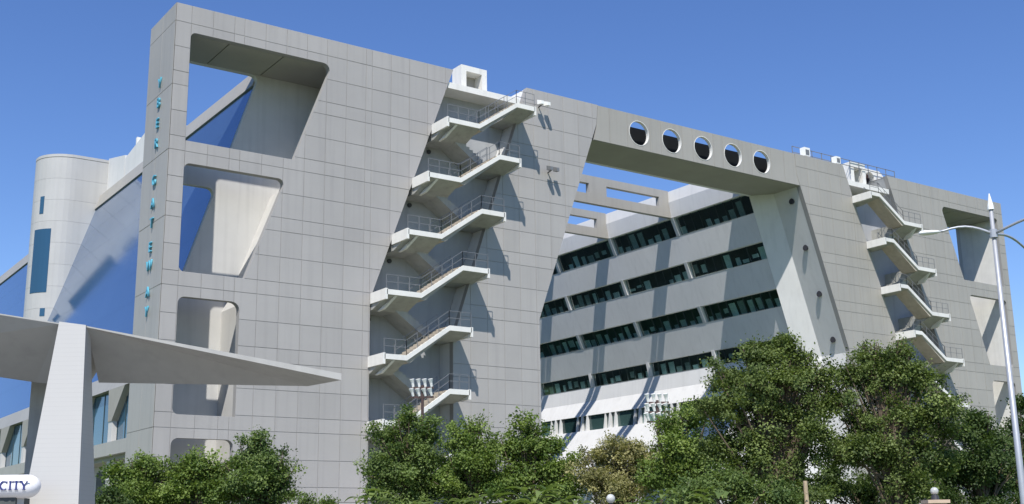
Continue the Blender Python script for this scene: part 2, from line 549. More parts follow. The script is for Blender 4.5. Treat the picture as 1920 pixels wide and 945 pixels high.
LETTERS = list(zip('YBER', (28.6, 27.35, 26.05, 24.8))) + list(zip('GATEWAY', (22.5, 21.1, 19.9, 18.45, 17.35, 15.8, 14.65)))
framed_tower('framed_tower', 'grey panelled building block with four stacked openings and cyan letters on its side', None, 19.4, 13.2, 16.3, 0.0, 'panel_grey', LETTERS, 'joint_grey')
framed_tower('framed_tower', 'far grey building block with slanted openings behind the street lamp', 83.0, 17.4, 11.6, 16.3, -0.45, 'panel_warm', None, 'trim_white')

# ------------------------------------------------------------------ gate piers and gate beam
def pier(label, outline, mt, us, body):
    t = root('gate_pier', label, 'building', (sum(p[0] for p in outline) / len(outline), 2, 0), 'piers carrying the high gate beam')
    fw = plate('facade_wall', outline, [], -0.4, 0, 'joint_grey', t)
    panels(fw, outline, [], us, ROWS, mt)
    MB().loft(body).obj('pier_body', 'render_white', t)
    return t
o1 = [(19.3, 0), (26.3, 0), (26.3, 16.2), (31.9, 31.4), (32.1, 33), (25.6, 33), (19.3, 14.2)]
def lerp(tab, z):
    for (z0, x0), (z1, x1) in zip(tab, tab[1:]):
        if z <= z1:
            return x0 + (x1 - x0) * (z - z0) / (z1 - z0)
    return tab[-1][1]
L1 = [(0, 19.3), (14.2, 19.3), (33, 25.6)]; R1 = [(0, 26.3), (16.2, 26.3), (31.4, 31.9), (33, 32.1)]
body = [[(lerp(L1, z) + .02, .4, z), (lerp(R1, z) - .02, .4, z), (lerp(R1, z) - .02, 4.4, z), (lerp(L1, z) + .02, 4.4, z)] for z in (0, 14.2, 16.2, 31.4, 32.95)]
pier1 = pier('grey panelled pier at the left end of the beam with portholes, striped by stair shadows', o1, 'panel_grey', [19.3 + 1.36 * k for k in range(-1, 11)], body)
o2 = [(58.5, 0), (65.6, 0), (65.6, 16.3), (59.6, 33), (53.5, 33), (53.55, 31.2), (58.5, 16.5)]
L2 = [(0, 58.5), (16.5, 58.5), (31.2, 53.55), (33, 53.5)]; R2 = [(0, 65.6), (16.3, 65.6), (33, 59.6)]
body = [[(lerp(L2, z) + .02, .4, z), (lerp(R2, z) - .02, .4, z), (lerp(R2, z) - .02, 4.5, z), (lerp(L2, z) - 1.45, 4.5, z), (lerp(L2, z) + .02, 3.0, z)] for z in (0, 16.4, 31.2, 32.95)]
pier2 = pier('grey pier at the right end of the porthole beam with a white slanted inner face', o2, 'panel_warm', [53.5 + 1.4 * k for k in range(-1, 10)], body)
for z, in ((29.15,), (25.25,), (21.39,), (17.57,)):
    x = lerp(L2, z)
    lp = MB().tube([(x + .04, 1.25, z), (x - .16, 1.25, z)], [.20, .26], 14).obj('reveal_lamp', 'dark_steel', pier2)

gate = root('gate_beam', 'long grey roof beam with five round portholes bridging the two piers', 'beam', (43, 2, 30.2))
ob = [(31.66, 30.2), (53.86, 30.2), (53.55, 31.35), (53.46, 32.97), (32.14, 32.97), (31.95, 31.35)]
HC = [36.1, 39.45, 42.8, 46.1, 49.4]
hol = [[(c + 1.0 * math.cos(2 * math.pi * k / 32), 31.52 + 1.0 * math.sin(2 * math.pi * k / 32)) for k in range(32)] for c in HC]
fw = plate('front_wall', ob, hol, -0.25, -0.03, 'joint_grey', gate)
us = [31.6, 33.2, 34.95]
for i, c in enumerate(HC):
    us += [c + 1.13] + ([HC[i + 1] - 1.13] if i < 4 else [])
us += [52.1, 54.0]
MBm = FRONT @ Matrix.Translation((0, 0, -0.03))
panels(fw, ob, hol, us, [30.2, 33.0], 'panel_warm', MBm, name='panel')
for c in HC:
    q = MB(); n = 32
    ring = lambda r, y: [(c + r * math.cos(2 * math.pi * k / n), y, 31.52 + r * math.sin(2 * math.pi * k / n)) for k in range(n)]
    rs = [ring(.995, -.02), ring(.955, -.02), ring(.955, .26), ring(.995, .26)]
    vs = [p for r in rs for p in r]; fs = []
    for a in range(4):
        b = (a + 1) % 4
        for k in range(n):
            fs.append((a * n + k, a * n + (k + 1) % n, b * n + (k + 1) % n, b * n + k))
    mesh('porthole_ring', vs, fs, 'trim_white', gate)
MB().box((31.2, .26, 30.2), (54.2, 4.35, 30.55)).obj('soffit', 'soffit_grey', gate)
MB().box((31.4, 4.35, 30.2), (54.0, 4.7, 33.45)).obj('rear_wall', 'render_grey', gate)
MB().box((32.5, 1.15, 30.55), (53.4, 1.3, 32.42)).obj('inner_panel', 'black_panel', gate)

# cross beams deeper in the court, with long slots
for y, lab in ((14.3, 'slotted roof beam directly behind the porthole beam'), (23.5, 'second slotted roof beam deeper in the court, shorter in view'), (32.7, 'deepest roof beam, hidden behind the left gate pier')):
    holes = [[(x0, 31.32), (x1, 31.32), (x1, 32.28), (x0, 32.28)] for x0, x1 in ((36.2, 42.6), (44.6, 50.9))]
    o = plate('cross_beam', [(29.5, 30.45), (52.4, 30.45), (52.05, 31.8), (52.05, 33), (29.5, 33)], holes, -.45, 0, 'panel_warm', None, frame((0, y, 0), (1, 0, 0), (0, 0, 1)))
    o['label'] = lab; o['category'] = 'beam'; o['group'] = 'slotted beams over the court'

# ------------------------------------------------------------------ outdoor fire stairs
def fire_stair(label, mx, XL, XR, lv, rl, D, loc, mtwall, nlev, sgn):
    """zig-zag stair in a slanted slot; mx mirrors the x axis"""
    t = root('fire_stair', label, 'staircase', loc, 'outdoor fire stairs')
    bw = [(XL(0), 0), (XR(0), 0), (XR(14.2), 14.2), (XR(32), 32), (XL(32), 32), (XL(16.3), 16.3)]
    if sgn < 0:
        bw = [(mx(x), z) for x, z in bw]
    plate('back_wall', bw, [], -D - .3, -D, mtwall, t)
    Y0 = -2.0
    for n in range(nlev):
        zl, zr = lv(n), rl(n)
        if zl < .5:
            break
        xl, xr = XL(zl), XR(zr)
        xa = xl + (2.45 if zl > 14 else 1.55)
        xb = xa + 3.1
        def B(m, x0, x1, y0, y1, z0, z1):
            a, b = sorted((mx(x0), mx(x1)))
            m.box((a, y0, z0), (b, y1, z1))
        # outer flight: steps on a raking slab
        ns = 12; rise = (zr - zl) / ns; run = (xb - xa) / ns
        prof = [(xa, zl - .10)]
        for k in range(ns):
            prof += [(xa + k * run, zl - .10 + (k + 1) * rise), (xa + (k + 1) * run, zl - .10 + (k + 1) * rise)]
        prof += [(xb, zr - .42), (xa + .3, zl - .42), (xa, zl - .42)]
        MB().loft([[(mx(x), y, z) for x, z in prof] for y in (Y0 + .12, -.5)]).obj('stair_flight', 'stair_tread', t)
        # landings with deep boat-like undersides
        for x0, x1, z, dp in ((xl, xa, zl, 1.0), (xb, xr, zr, .66)):
            q = MB()
            q.loft([[(mx(x0), Y0 + .12, z - .36), (mx(x0), Y0 + .12, z - .08), (mx(x0), D, z - .08), (mx(x0), D, z - dp), (mx(x0), -.1, z - dp)],
                    [(mx(x1), Y0 + .12, z - .36), (mx(x1), Y0 + .12, z - .08), (mx(x1), D, z - .08), (mx(x1), D, z - dp), (mx(x1), -.1, z - dp)]])
            q.obj('landing', 'concrete', t)
        # white edge band following landing, flight, landing
        path = [(xl, zl), (xa, zl), (xb, zr), (xr, zr)]
        q = MB()
        q.loft([[(mx(x), Y0, z), (mx(x), Y0 + .12, z), (mx(x), Y0 + .12, z - .32), (mx(x), Y0, z - .32)] for x, z in path])
        q.obj('edge_band', 'trim_white', t)
        q = MB(); B(q, xl - .1, xl + .05, Y0, .0, zl - .62, zl + .06); q.obj('end_fascia', 'trim_white', t)
        q = MB(); B(q, xr - .05, xr + .1, Y0, -.04, zr - .60, zr + .03); q.obj('end_fascia', 'trim_white', t)
        MB().loft([[(mx(xl + .62), -1.9, zl - .34), (mx(xl + .80), -1.9, zl - .34), (mx(xl + .80), -1.2, zl - .36), (mx(xl + .62), -1.2, zl - .36)],
                   [(mx(xl + .30), -.95, zl - 1.05), (mx(xl + .48), -.95, zl - 1.05), (mx(xl + .48), -.2, zl - 1.1), (mx(xl + .30), -.2, zl - 1.1)]]).obj('bracket', 'trim_white', t)
        # inner flight up to the next landing
        z2 = lv(n - 1)
        xa2 = XL(z2) + .9; xb2 = xa2 + 2.9
        prof = [(xb2, zr - .08)]
        ns = 11
        for k in range(ns):
            zz = zr - .08 + (k + 1) * (z2 - zr) / ns
            prof += [(xb2 - k * (xb2 - xa2) / ns, zz), (xb2 - (k + 1) * (xb2 - xa2) / ns, zz)]
        prof += [(xa2, z2 - .5), (xb2 - .2, zr - .5), (xb2, zr - .45)]
        if n:
            MB().loft([[(mx(x), y, z) for x, z in prof] for y in (-.28, D - .02)]).obj('stair_flight', 'concrete', t)
        # railings
        for yy, pts in ((Y0 + .09, path), (-.42, [(xa, zl), (xb, zr)])):
            q = MB()
            for (x0, z0), (x1, z1) in zip(pts, pts[1:]):
                for h in (.5, .95):
                    q.bar((mx(x0), yy, z0 + h), (mx(x1), yy, z1 + h), .03)
                k = max(1, round(abs(x1 - x0) / .8))
                for i in range(k + 1):
                    f = i / k
                    xx, zz = x0 + (x1 - x0) * f, z0 + (z1 - z0) * f
                    q.bar((mx(xx), yy, zz - .1), (mx(xx), yy, zz + .96), .03)
            q.obj('railing', 'steel', t)
        for dx in (.6, 2.6):
            MB().tube([(mx(xl + dx), D - .02, zl - 1.3), (mx(xl + dx), D - .14, zl - 1.3)], .15, 10).obj('wall_lamp', 'dark_steel', t)
    return t
XL1 = lambda z: 13.2 + max(0, z - 16.3) * .3713
XR1 = lambda z: 19.3 + max(0, z - 14.2) * .3351
st1 = fire_stair('white edged zigzag fire stair left of the porthole beam, fully seen', lambda x: x, XL1, XR1, lambda n: 28.62 - 4 * n, lambda n: 30.75 - 4 * n, 1.6, (17, 0, 0), 'slot_grey', 7, 1)
XL2 = lambda z: 11.6 + max(0, z - 16.3) * .3473
XR2 = lambda z: 17.4 + max(0, z - 16.3) * .3593
st2 = fire_stair('zigzag fire stair in the far grey block, its foot behind the tall tree', lambda x: 83.0 - x, XL2, XR2, lambda n: 28.2 - 3.92 * n, lambda n: 30.25 - 3.92 * n, 1.6, (66, 0, 0), 'slot_grey', 7, -1)
# roof slab and door housing over each slot
MB().box((19.0, .05, 31.62), (25.0, 4.6, 32.05)).obj('roof_slab', 'trim_white', st1)
MB().box((19.2, 2.0, 32.05), (25.3, 4.4, 32.5)).obj('parapet', 'trim_white', st1)
def portal(t, x0, x1, z0, z1, y, mt, arch=False):
    op = [(x0 + .42, z0), (x1 - .42, z0), (x1 - .42, z1 - .42), (x0 + .42, z1 - .42)]
    plate('door_housing', [(x0, z0 - .01), (x1, z0 - .01), (x1, z1), (x0, z1)], [[(a, b + .02 if b == z0 else b) for a, b in op]], -y - 1.2, -y, mt, t)
    MB().box((x0 + .3, y + .9, z0), (x1 - .3, y + 1.0, z1 - .2)).obj('door', 'panel_warm', t)
portal(st1, 20.7, 22.85, 32.1, 34.05, 1.0, 'trim_white')
MB().box((60.2, .05, 31.3), (65.8, 4.6, 31.75)).obj('roof_slab', 'trim_white', st2)
portal(st2, 62.2, 64.2, 31.75, 34.1, 1.2, 'trim_white')
arch = [(64.6, 32.3)] + [(65.2 + .6 * math.cos(a), 33.1 + .6 * math.sin(a)) for a in [math.pi - math.pi * k / 8 for k in range(9)]] + [(65.8, 32.3)]
plate('arched_wall', [(64.22, 31.76), (67.4, 31.76), (67.4, 33.3), (66.6, 33.95), (64.22, 33.95)], [arch], -2.0, -1.5, 'trim_white', st2)
MB().box((64.3, 2.3, 31.8), (66.6, 2.4, 33.8)).obj('arch_infill', 'brown_steel', st2)

# small floodlights on the facade
def floodlight(label, p, d, mt='lamp_white'):
    t = root('wall_floodlight', label, 'floodlight', p, 'small floodlights fixed to the facade')
    x, y, z = p
    q = MB(); q.bar((x, y + .02, z), (x, y - .5, z + .1), .07); q.obj('bracket', 'dark_steel', t)
    for s in (-.28, .28):
        q = MB()
        q.loft([[(x + s - .17, y - .45, z), (x + s + .17, y - .45, z), (x + s + .17, y - .45, z + .34), (x + s - .17, y - .45, z + .34)],
                [(x + s - .11 + d, y - .85, z - .05), (x + s + .11 + d, y - .85, z - .05), (x + s + .11 + d, y - .85, z + .2), (x + s - .11 + d, y - .85, z + .2)]])
        q.obj('lamp_head', mt, t)
floodlight('white twin floodlight near the roof edge right of the topmost landing', (26.6, -.04, 31.7), .05)
floodlight('dark twin fitting halfway down the pier beside the topmost stair shadow', (27.3, -.04, 26.9), 0, 'steel')

# ------------------------------------------------------------------ rooftop pieces on the right
for x, s, lab in ((55.6, 1.0, 'white roof floodlight box above the right end of the porthole beam'), (59.6, .85, 'smaller white roof box between the beam and the arched housing')):
    t = root('roof_floodlight', lab, 'floodlight', (x, .6, 33), 'boxes on the roof edge')
    q = MB(); q.box((x - .35 * s, .4, 33.25), (x + .35 * s, .9, 33.25 + .75 * s)); q.obj('housing', 'lamp_white', t)
    q = MB(); q.box((x - .22 * s, .37, 33.35), (x + .22 * s, .399, 33.3 + .5 * s)); q.obj('lens', 'steel', t)
    q = MB(); q.bar((x, .65, 32.9), (x, .65, 33.3), .12); q.obj('foot', 'steel', t)
t = root('roof_railing', 'thin steel railing along the roof edge above the far stair', 'railing', (60, 1.0, 33))
for i in range(12):
    x = 54.5 + 1.25 * i
    MB().bar((x, 1.1, 32.9), (x, 1.1, 34.15), .05).obj('post', 'steel', t)
for h in (33.6, 34.12):
    MB().bar((54.5, 1.1, h), (68.25, 1.1, h), .05).obj('rail', 'steel', t)

# ------------------------------------------------------------------ office wing with ribbon windows (right side of the court)
wing = root('office_wing', 'grey office wing with slanted floors and teal ribbon windows beyond the gate', 'building', (60, 30, 0))
YA, YB = 4.52, 64.0
def band(name, prof, mt, y0=YA, y1=YB, par=wing):
    return MB().loft([[(x, y, z) for x, z in prof] for y in (y0, y1)]).obj(name, mt, par)
def sp(name, x0, z0, x1, z1, mt, t=.35):
    """outer skin piece from (x0,z0) at the top to (x1,z1) at the bottom"""
    return band(name, [(x0, z0), (x1, z1), (x1 + t, z1), (x0 + t, z0)], mt)
sp('coping', 52.22, 33.0, 52.10, 31.9, 'render_white', .5)
sp('spandrel', 52.102, 31.898, 52.35, 30.45, 'render_grey', .5)
FL = [(53.15, 28.75, 53.82, 26.33), (54.42, 24.83, 55.2, 22.3), (55.92, 20.8, 56.75, 18.28), (57.05, 16.9, 56.96, 15.45)]
for a, b, c, d in FL:
    sp('spandrel', a, b, c, d, 'render_grey')
sp('apron', 56.958, 15.448, 56.2, 13.9, 'render_white', .5)
sp('plinth', 55.8, 12.3, 53.4, 8.0, 'render_white', .6)
sp('plinth', 53.398, 7.998, 52.9, 0, 'render_white', .6)
band('core', [(58.2, 0), (70, 0), (70, 32.6), (54.6, 32.6), (54.6, 28), (56.6, 22.5), (58.2, 16.5)], 'interior_dark', YA + .1, YB - .1)
band('roof', [(52.8, 32.62), (70, 32.62), (70, 32.9), (52.8, 32.9)], 'concrete', YA + .05, YB)
WINS = [(52.35, 30.45, 53.15, 28.75), (53.82, 26.33, 54.42, 24.83), (55.2, 22.3, 55.92, 20.8), (56.75, 18.28, 57.05, 16.9)]
FINY = [14.3 + 9.2 * k for k in range(5)]
pane_mesh = {}
for wi, (x0, z0, x1, z1) in enumerate(WINS):
    rx = .30                                        # recess of the glazing
    MB().loft([[(x0 + .40, y, z0 + .25), (x1 + .05, y, z1 - .06), (x1 + 1.2, y, z1 - .06), (x1 + 1.2, y, z1 - .12), (x1 + .02, y, z1 - .12)] for y in (YA, YB)]) if False else None
    edges = [YA] + [y for y in FINY] + [YB]
    for e0, e1 in zip(edges, edges[1:]):
        if e0 > 45:
            break
        k = max(4, round((e1 - e0) / 1.15))
        w = (e1 - e0 - .3) / k
        for i in range(k):
            ya = e0 + .22 + i * w
            wh = (wi, round(w, 3))
            hz = z0 - z1
            if wh not in pane_mesh:
                me = bpy.data.meshes.new('pane')
                vv = [(dx, yy, zz) for dx, zz in ((x0 + rx, z0), (x1 + rx - .06, z1 + .04)) for yy in (0.03, w - .03)]
                vv += [(x + .03, y, z) for x, y, z in vv]
                me.from_pydata(vv, [], [(0, 1, 3, 2), (4, 6, 7, 5), (0, 4, 5, 1), (2, 3, 7, 6), (0, 2, 6, 4), (1, 5, 7, 3)])
                me.materials.append(MATS['teal_clear'])
                pane_mesh[wh] = me
                mm = bpy.data.meshes.new('mullion')
                vv = []
                for yy in (-.03, .03):
                    vv += [(x0 + rx - .05, yy, z0), (x1 + rx - .11, yy, z1 + .02), (x1 + rx + .02, yy, z1 + .02), (x0 + rx + .08, yy, z0)]
                mm.from_pydata(vv, [], [(0, 1, 2, 3), (7, 6, 5, 4), (0, 4, 5, 1), (1, 5, 6, 2), (2, 6, 7, 3), (3, 7, 4, 0)])
                mm.materials.append(MATS['frame_dark'])
                pane_mesh[wh, 'm'] = mm
            o = bpy.data.objects.new('pane', pane_mesh[wh]); o.location = (0, ya, 0)
            o.rotation_euler = (0, 0, 0)
            attach(o, wing)
            if random.random() < .93:                # curtains and stacked papers just inside the glass
                f0 = 0.0 if random.random() < .7 else random.uniform(.1, .4)
                f1 = random.choice((.4, .55, .65, .75, .95)) * random.uniform(.85, 1.0)
                ys = ya + random.uniform(.05, .3); ye = ya + w - random.uniform(.05, .35)
                xs_ = lambda f: x1 + rx + (x0 - x1) * f + .16
                MB().loft([[(xs_(f), ys, z1 + .05 + (hz - .1) * f), (xs_(f), ye, z1 + .05 + (hz - .1) * f), (xs_(f) + .02, ye, z1 + .05 + (hz - .1) * f), (xs_(f) + .02, ys, z1 + .05 + (hz - .1) * f)] for f in (f0, max(f1, f0 + .15))]).obj('blind', 'blind_pale', wing)
            if i % 2 == 0 or random.random() < .5:
                o = bpy.data.objects.new('mullion', pane_mesh[wh, 'm']); o.location = (0, ya, 0)
                attach(o, wing)
    # sill and pale blinds or papers standing on it
    band('sill', [(x1 + .0, z1 + .001), (x1 + .75, z1 + .001), (x1 + .75, z1 + .05), (x1 - .04, z1 + .05)], 'render_white', YA, YB)
    for y in FINY:
        if y > 45:
            break
        q = MB()
        q.loft([[(x0 - .04, yy, z0 + .03), (x1 - .06, yy, z1 + .055), (x1 + .32, yy, z1 + .055), (x0 + .40, yy, z0 + .03)] for yy in (y - .19, y + .19)])
        q.obj('fin', 'render_white', wing)
# ground storey strip: dark windows between white raked piers
y = YA + 1.2
while y < 46:
    MB().box((56.40, y + .02, 12.31), (56.45, y + 4.58, 13.89)).obj('base_window', 'teal_glass', wing)
    for yy, w_ in ((y, .34), (y + .85, .2), (y + 3.75, .3)):
        q = MB()
        q.loft([[(56.2, yy + .06, 13.9), (56.2, yy + w_ - .06, 13.9), (56.39, yy + w_ - .06, 13.9), (56.39, yy + .06, 13.9)],
                [(56.0, yy, 12.29), (56.0, yy + w_, 12.29), (56.39, yy + w_, 12.29), (56.39, yy, 12.29)]])
        q.obj('base_pier', 'render_white', wing)
    y += 4.6
band('base_back', [(57.2, 12.0), (57.6, 12.0), (57.6, 15.2), (57.2, 15.2)], 'interior_dark')

# ------------------------------------------------------------------ blue glass hall on the left
hall = root('glass_hall', 'sloping blue mirror-glass building behind the lettered fin', 'building', (7, 40, 0))
gx = lambda z: 2.72 + .32 * (z - 17.64)
Y1, Y2 = 4.65, 96.0
def hband(name, prof, mt, y0=Y1, y1=Y2):
    return MB().loft([[(x, y, z) for x, z in prof] for y in (y0, y1)]).obj(name, mt, hall)
hband('roof_band', [(gx(30.7) - .12, 30.7), (gx(32) - .1, 32.05), (gx(32) + .7, 32.05), (gx(30.7) + .5, 30.7)], 'panel_warm')
hband('hall_body', [(gx(12) + .35, 12), (20, 12), (20, 31.6), (gx(31.6) + .35, 31.6)], 'interior_dark', Y1 + .02, Y2)
hband('base_band', [(gx(11) - .1, 11.0), (gx(12) - .12, 12.05), (gx(12) + .6, 12.05), (gx(11) + .6, 11.0)], 'panel_warm')
nz, ny = 7, 30
zs = [12.05 + (30.7 - 12.05) * k / nz for k in range(nz + 1)]
dy = (Y2 - Y1) / ny
me = bpy.data.meshes.new('pane')
dz = zs[1] - zs[0]; g = .004
vv = [(.32 * zz + dx, yy, zz) for dx in (0, .05) for zz in (g, dz - g) for yy in (g, dy - g)]
me.from_pydata(vv, [], [(0, 2, 3, 1), (4, 5, 7, 6), (0, 1, 5, 4), (2, 6, 7, 3), (0, 4, 6, 2), (1, 3, 7, 5)])
me.materials.append(MATS['blue_mirror_glass'])
for i in range(nz):
    for j in range(ny):
        o = bpy.data.objects.new('pane', me)
        o.location = (gx(zs[i]), Y1 + j * dy, zs[i])
        attach(o, hall)
# podium under the glass: recessed windows between haunched columns
hband('podium_wall', [(.95, 6.85), (14, 6.85), (14, 11), (.95, 11)], 'interior_dark')
hband('lower_wall', [(1.7, 0), (14, 0), (14, 6.84), (1.7, 6.84)], 'wall_white')
hband('sill_band', [(.12, 6.85), (.949, 6.85), (.949, 7.65), (.12, 7.65)], 'panel_warm')
hband('lower_soffit', [(.5, 6.6), (1.69, 6.6), (1.69, 6.849), (.5, 6.849)], 'soffit_grey')
k = 0; y = 9.4
while y < 70:
    y0 = y - 6.7 if k else Y1
    MB().box((.50, y, 7.65), (.948, y + .7, 10.99)).obj('column', 'wall_white', hall)
    q = MB()                                   # haunch: wedge that carries the glass front, tapering down to the column
    q.loft([[(.46, y - .02, 9.0), (.947, y - .02, 9.0), (.947, y + .72, 9.0), (.46, y + .72, 9.0)],
            [(.46, y - 2.3, 10.98), (.947, y - 2.3, 10.98), (.947, y + .9, 10.98), (.46, y + .9, 10.98)]])
    q.obj('haunch', 'soffit_grey', hall)
    nw = 3
    for i in range(nw):
        a = y0 + .05 + (y - y0 - .05) * i / nw; b = y0 + .05 + (y - y0 - .05) * (i + 1) / nw
        MB().box((.86, a + .03, 7.66), (.92, b - .03, 10.97)).obj('podium_window', 'blue_glass', hall)
        MB().box((.83, b - .05, 7.66), (.94, b + .05, 10.97)).obj('podium_mullion', 'frame_dark', hall)
    MB().box((1.60, y0 + .9, 3.9), (1.69, y - 1.0, 6.2)).obj('podium_window', 'interior_dark', hall)
    MB().box((.55, y, .0), (1.69, y + .7, 6.59)).obj('column', 'wall_white', hall)
    y += 7.4; k += 1
hband('plinth', [(-.3, 0), (1.69, 0), (1.69, 3.4), (-.3, 3.4)], 'wall_white', Y1, Y2)

# ------------------------------------------------------------------ rounded tower standing in the glass slope
rt = root('round_tower', 'pale rounded stair tower with a tall blue window strip on the far left', 'building', (5, 43, 0))
cx, cy, rr = 5.0, 42.9, 2.75
def plan(r):
    pts = [(9.5, cy - r)] + [(cx - r * math.sin(a), cy - r * math.cos(a)) for a in [math.pi * k / 20 for k in range(21)]] + [(9.5, cy + r)]
    return pts
MB().loft([[(x, y, z) for x, y in plan(rr)] for z in (0, 35.2)]).obj('shaft', 'panel_pale', rt)
pl = plan(rr + .05)
# curved cladding: courses that follow the nose, each course a panel ring segment
zc = [17.6 + 1.95 * k for k in range(10)]
arcs = [(9.4, None)]
def cell(i0, i1, z0, z1, mtn, name, rad, off=.0):
    pts = plan(rr + .06 + off)[i0:i1 + 1]; inn = plan(rr + off * .4)[i0:i1 + 1]
    ring = pts + inn[::-1]
    return MB().loft([[(x, y, z) for x, y in ring] for z in (z0 + .007, z1 - .007)]).obj(name, mtn, rt)
for z0, z1 in zip(zc[:-1], zc[1:]):
    for i0, i1 in ((0, 1), (1, 4), (4, 7), (7, 10), (10, 13), (13, 17)):
        cell(i0, i1, z0, z1, 'panel_pale', 'panel', rr)
cell(5, 9, 22.9, 28.6, 'blue_glass', 'strip_window', rr, .03)
cell(7, 8, 30.0, 31.6, 'blue_glass', 'window', rr, .03)
cell(5, 6, 20.8, 21.5, 'blue_glass', 'window', rr, .03)
MB().loft([[(x, y, z) for x, y in plan(rr + .075)] for z in (35.2, 35.45)]).obj('coping', 'panel_pale', rt)
# white roof houses behind the glass slope
t = root('roof_house', 'white rooftop house peeking out just right of the rounded tower', 'building', (11, 38, 32), 'white rooftop houses')
MB().loft([[(7.75, 35.2, 31.9), (7.75, 40.1, 31.9), (14, 40.1, 31.9), (14, 35.2, 31.9)], [(7.75, 35.2, 34.6), (7.75, 40.1, 35.6), (14, 40.1, 35.6), (14, 35.2, 34.6)]]).obj('wall', 'render_white', t)
t = root('roof_house', 'white rooftop wall touching the lettered fin near its middle', 'building', (11, 33, 32), 'white rooftop houses')
MB().loft([[(7.75, 27.5, 31.9), (7.75, 35.0, 31.9), (14, 35.0, 31.9), (14, 27.5, 31.9)], [(7.75, 27.5, 35.5), (7.75, 35.0, 34.3), (14, 35.0, 34.3), (14, 27.5, 35.5)]]).obj('wall', 'render_white', t)
q = MB(); q.box((7.8, 32.2, 34.6), (8.1, 32.5, 35.4)); q.obj('vent', 'trim_white', t)

# ------------------------------------------------------------------ entrance canopy in the foreground
def pt(a, d, z):
    x, y = cv(a, d)
    return Vector((x, y, z))
can = root('entrance_canopy', 'white tiled entrance pylon carrying two tapering canopy wings', 'canopy', pt(-11.2, 30.3, 0))
q = MB()
q.loft([[pt(-12.35, 29.6, 0), pt(-10.62, 29.6, 0), pt(-10.62, 31.3, 0), pt(-12.35, 31.3, 0)], [pt(-11.64, 29.96, 7.25), pt(-10.95, 29.96, 7.15), pt(-10.95, 30.3, 7.15), pt(-11.64, 30.3, 7.25)]])
q.obj('pylon', 'pylon_tile', can)
q = MB()
q.loft([[pt(-13.55, 33.2, 0), pt(-12.2, 33.2, 0), pt(-12.2, 34.2, 0), pt(-13.55, 34.2, 0)], [pt(-13.55, 33.2, 6.6), pt(-12.4, 33.2, 6.6), pt(-12.4, 34.2, 6.6), pt(-13.55, 34.2, 6.6)]])
q.obj('rear_pier', 'concrete', can)
# right wing: thin lit edge, sloping underside down to a keel
A, T, T2 = pt(-10.94, 30.0, 7.13), pt(-4.38, 30.0, 5.81), pt(-4.38, 30.0, 5.64)
K0, K1 = pt(-11.2, 31.9, 5.92), pt(-5.55, 31.9, 5.74)
B0, B1 = pt(-12.0, 34.2, 7.2), pt(-5.7, 33.0, 5.95)
A2 = A - Vector((0, 0, .07))
Ae = pt(-10.94, 30.0, 7.10)
mesh('canopy_wing', [A, T, T2, Ae, K0, K1, B0, B1], [(0, 3, 2, 1), (3, 4, 5, 2), (4, 6, 7, 5), (2, 5, 7, 1), (0, 1, 7, 6), (0, 6, 4, 3)], 'canopy_paint', can)
A, T, T2 = pt(-11.66, 30.0, 7.22), pt(-17.6, 28.6, 8.1), pt(-17.6, 28.6, 8.06)
Ae = pt(-11.66, 30.0, 7.19)
K0, K1 = pt(-12.9, 31.9, 5.95), pt(-17.0, 30.2, 6.5)
B0, B1 = pt(-11.7, 34.2, 7.25), pt(-17.6, 33.0, 8.0)
mesh('canopy_wing', [A, T, T2, Ae, K0, K1, B0, B1, pt(-11.5, 31.9, 5.8)], [(0, 1, 2, 3), (3, 2, 5, 4), (3, 4, 8), (4, 5, 7, 6), (4, 6, 8), (2, 1, 7, 5), (0, 6, 7, 1), (0, 3, 8, 6)], 'canopy_paint', can)

# rounded sign with the word CITY
sg = root('gate_sign', 'white rounded sign reading CITY beside the tiled pylon', 'sign', pt(-13.5, 29.0, 0))
zc_, rad = 3.06, .28
dpt = 29.0
q = MB()
ax = [(-18.5, .2), (-18.4, rad), (-11.75, rad)] + [(-11.75 + .33 * math.sin(a), rad * math.cos(a) + .001) for a in [math.pi / 2 * k / 6 for k in range(1, 7)]]
rings = []
for a, r in ax:
    rings.append([pt(a, dpt + r * math.cos(2 * math.pi * k / 24), zc_ + r * math.sin(2 * math.pi * k / 24)) for k in range(24)])
q.loft(rings); q.obj('capsule', 'sign_white', sg, True)
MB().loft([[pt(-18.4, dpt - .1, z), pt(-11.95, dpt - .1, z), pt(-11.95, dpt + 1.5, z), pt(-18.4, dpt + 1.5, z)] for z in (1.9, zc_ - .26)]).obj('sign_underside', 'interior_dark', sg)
for a in (-11.93, -16.2):
    MB().bar(pt(a, dpt + .1, 0), pt(a, dpt + .1, zc_), .16).obj('post', 'pylon_tile', sg)
LY = dpt - rad - .004                          # lettering stands just proud of the capsule
def stroke(q, pts, w):
    for (a0, z0), (a1, z1) in zip(pts, pts[1:]):
        d = Vector((a1 - a0, z1 - z0)).normalized(); nrm = Vector((-d.y, d.x)) * w / 2
        c = [(a0 + nrm.x, z0 + nrm.y), (a0 - nrm.x, z0 - nrm.y), (a1 - nrm.x, z1 - nrm.y), (a1 + nrm.x, z1 + nrm.y)]
        q.loft([[pt(a, LY - .012, zc_ + z) for a, z in c], [pt(a, LY + .012, zc_ + z) for a, z in c]])
H0, H1 = -.085, .115
hh = (H1 - H0) / 2; mz = (H0 + H1) / 2
q = MB()
cc = -12.18
arc = [(cc + .085 * math.cos(t_), mz + hh * math.sin(t_)) for t_ in [math.radians(48 + 264 * k / 16) for k in range(17)]]
stroke(q, arc[:5], .018); stroke(q, arc[4:13], .036); stroke(q, arc[12:], .018)
stroke(q, [(arc[0][0] + .012, arc[0][1] + .03), (arc[0][0] + .012, arc[0][1] - .035)], .014)
q.obj('letter', 'letter_blue', sg)
q = MB(); a = -12.03
stroke(q, [(a, H0), (a, H1)], .036)
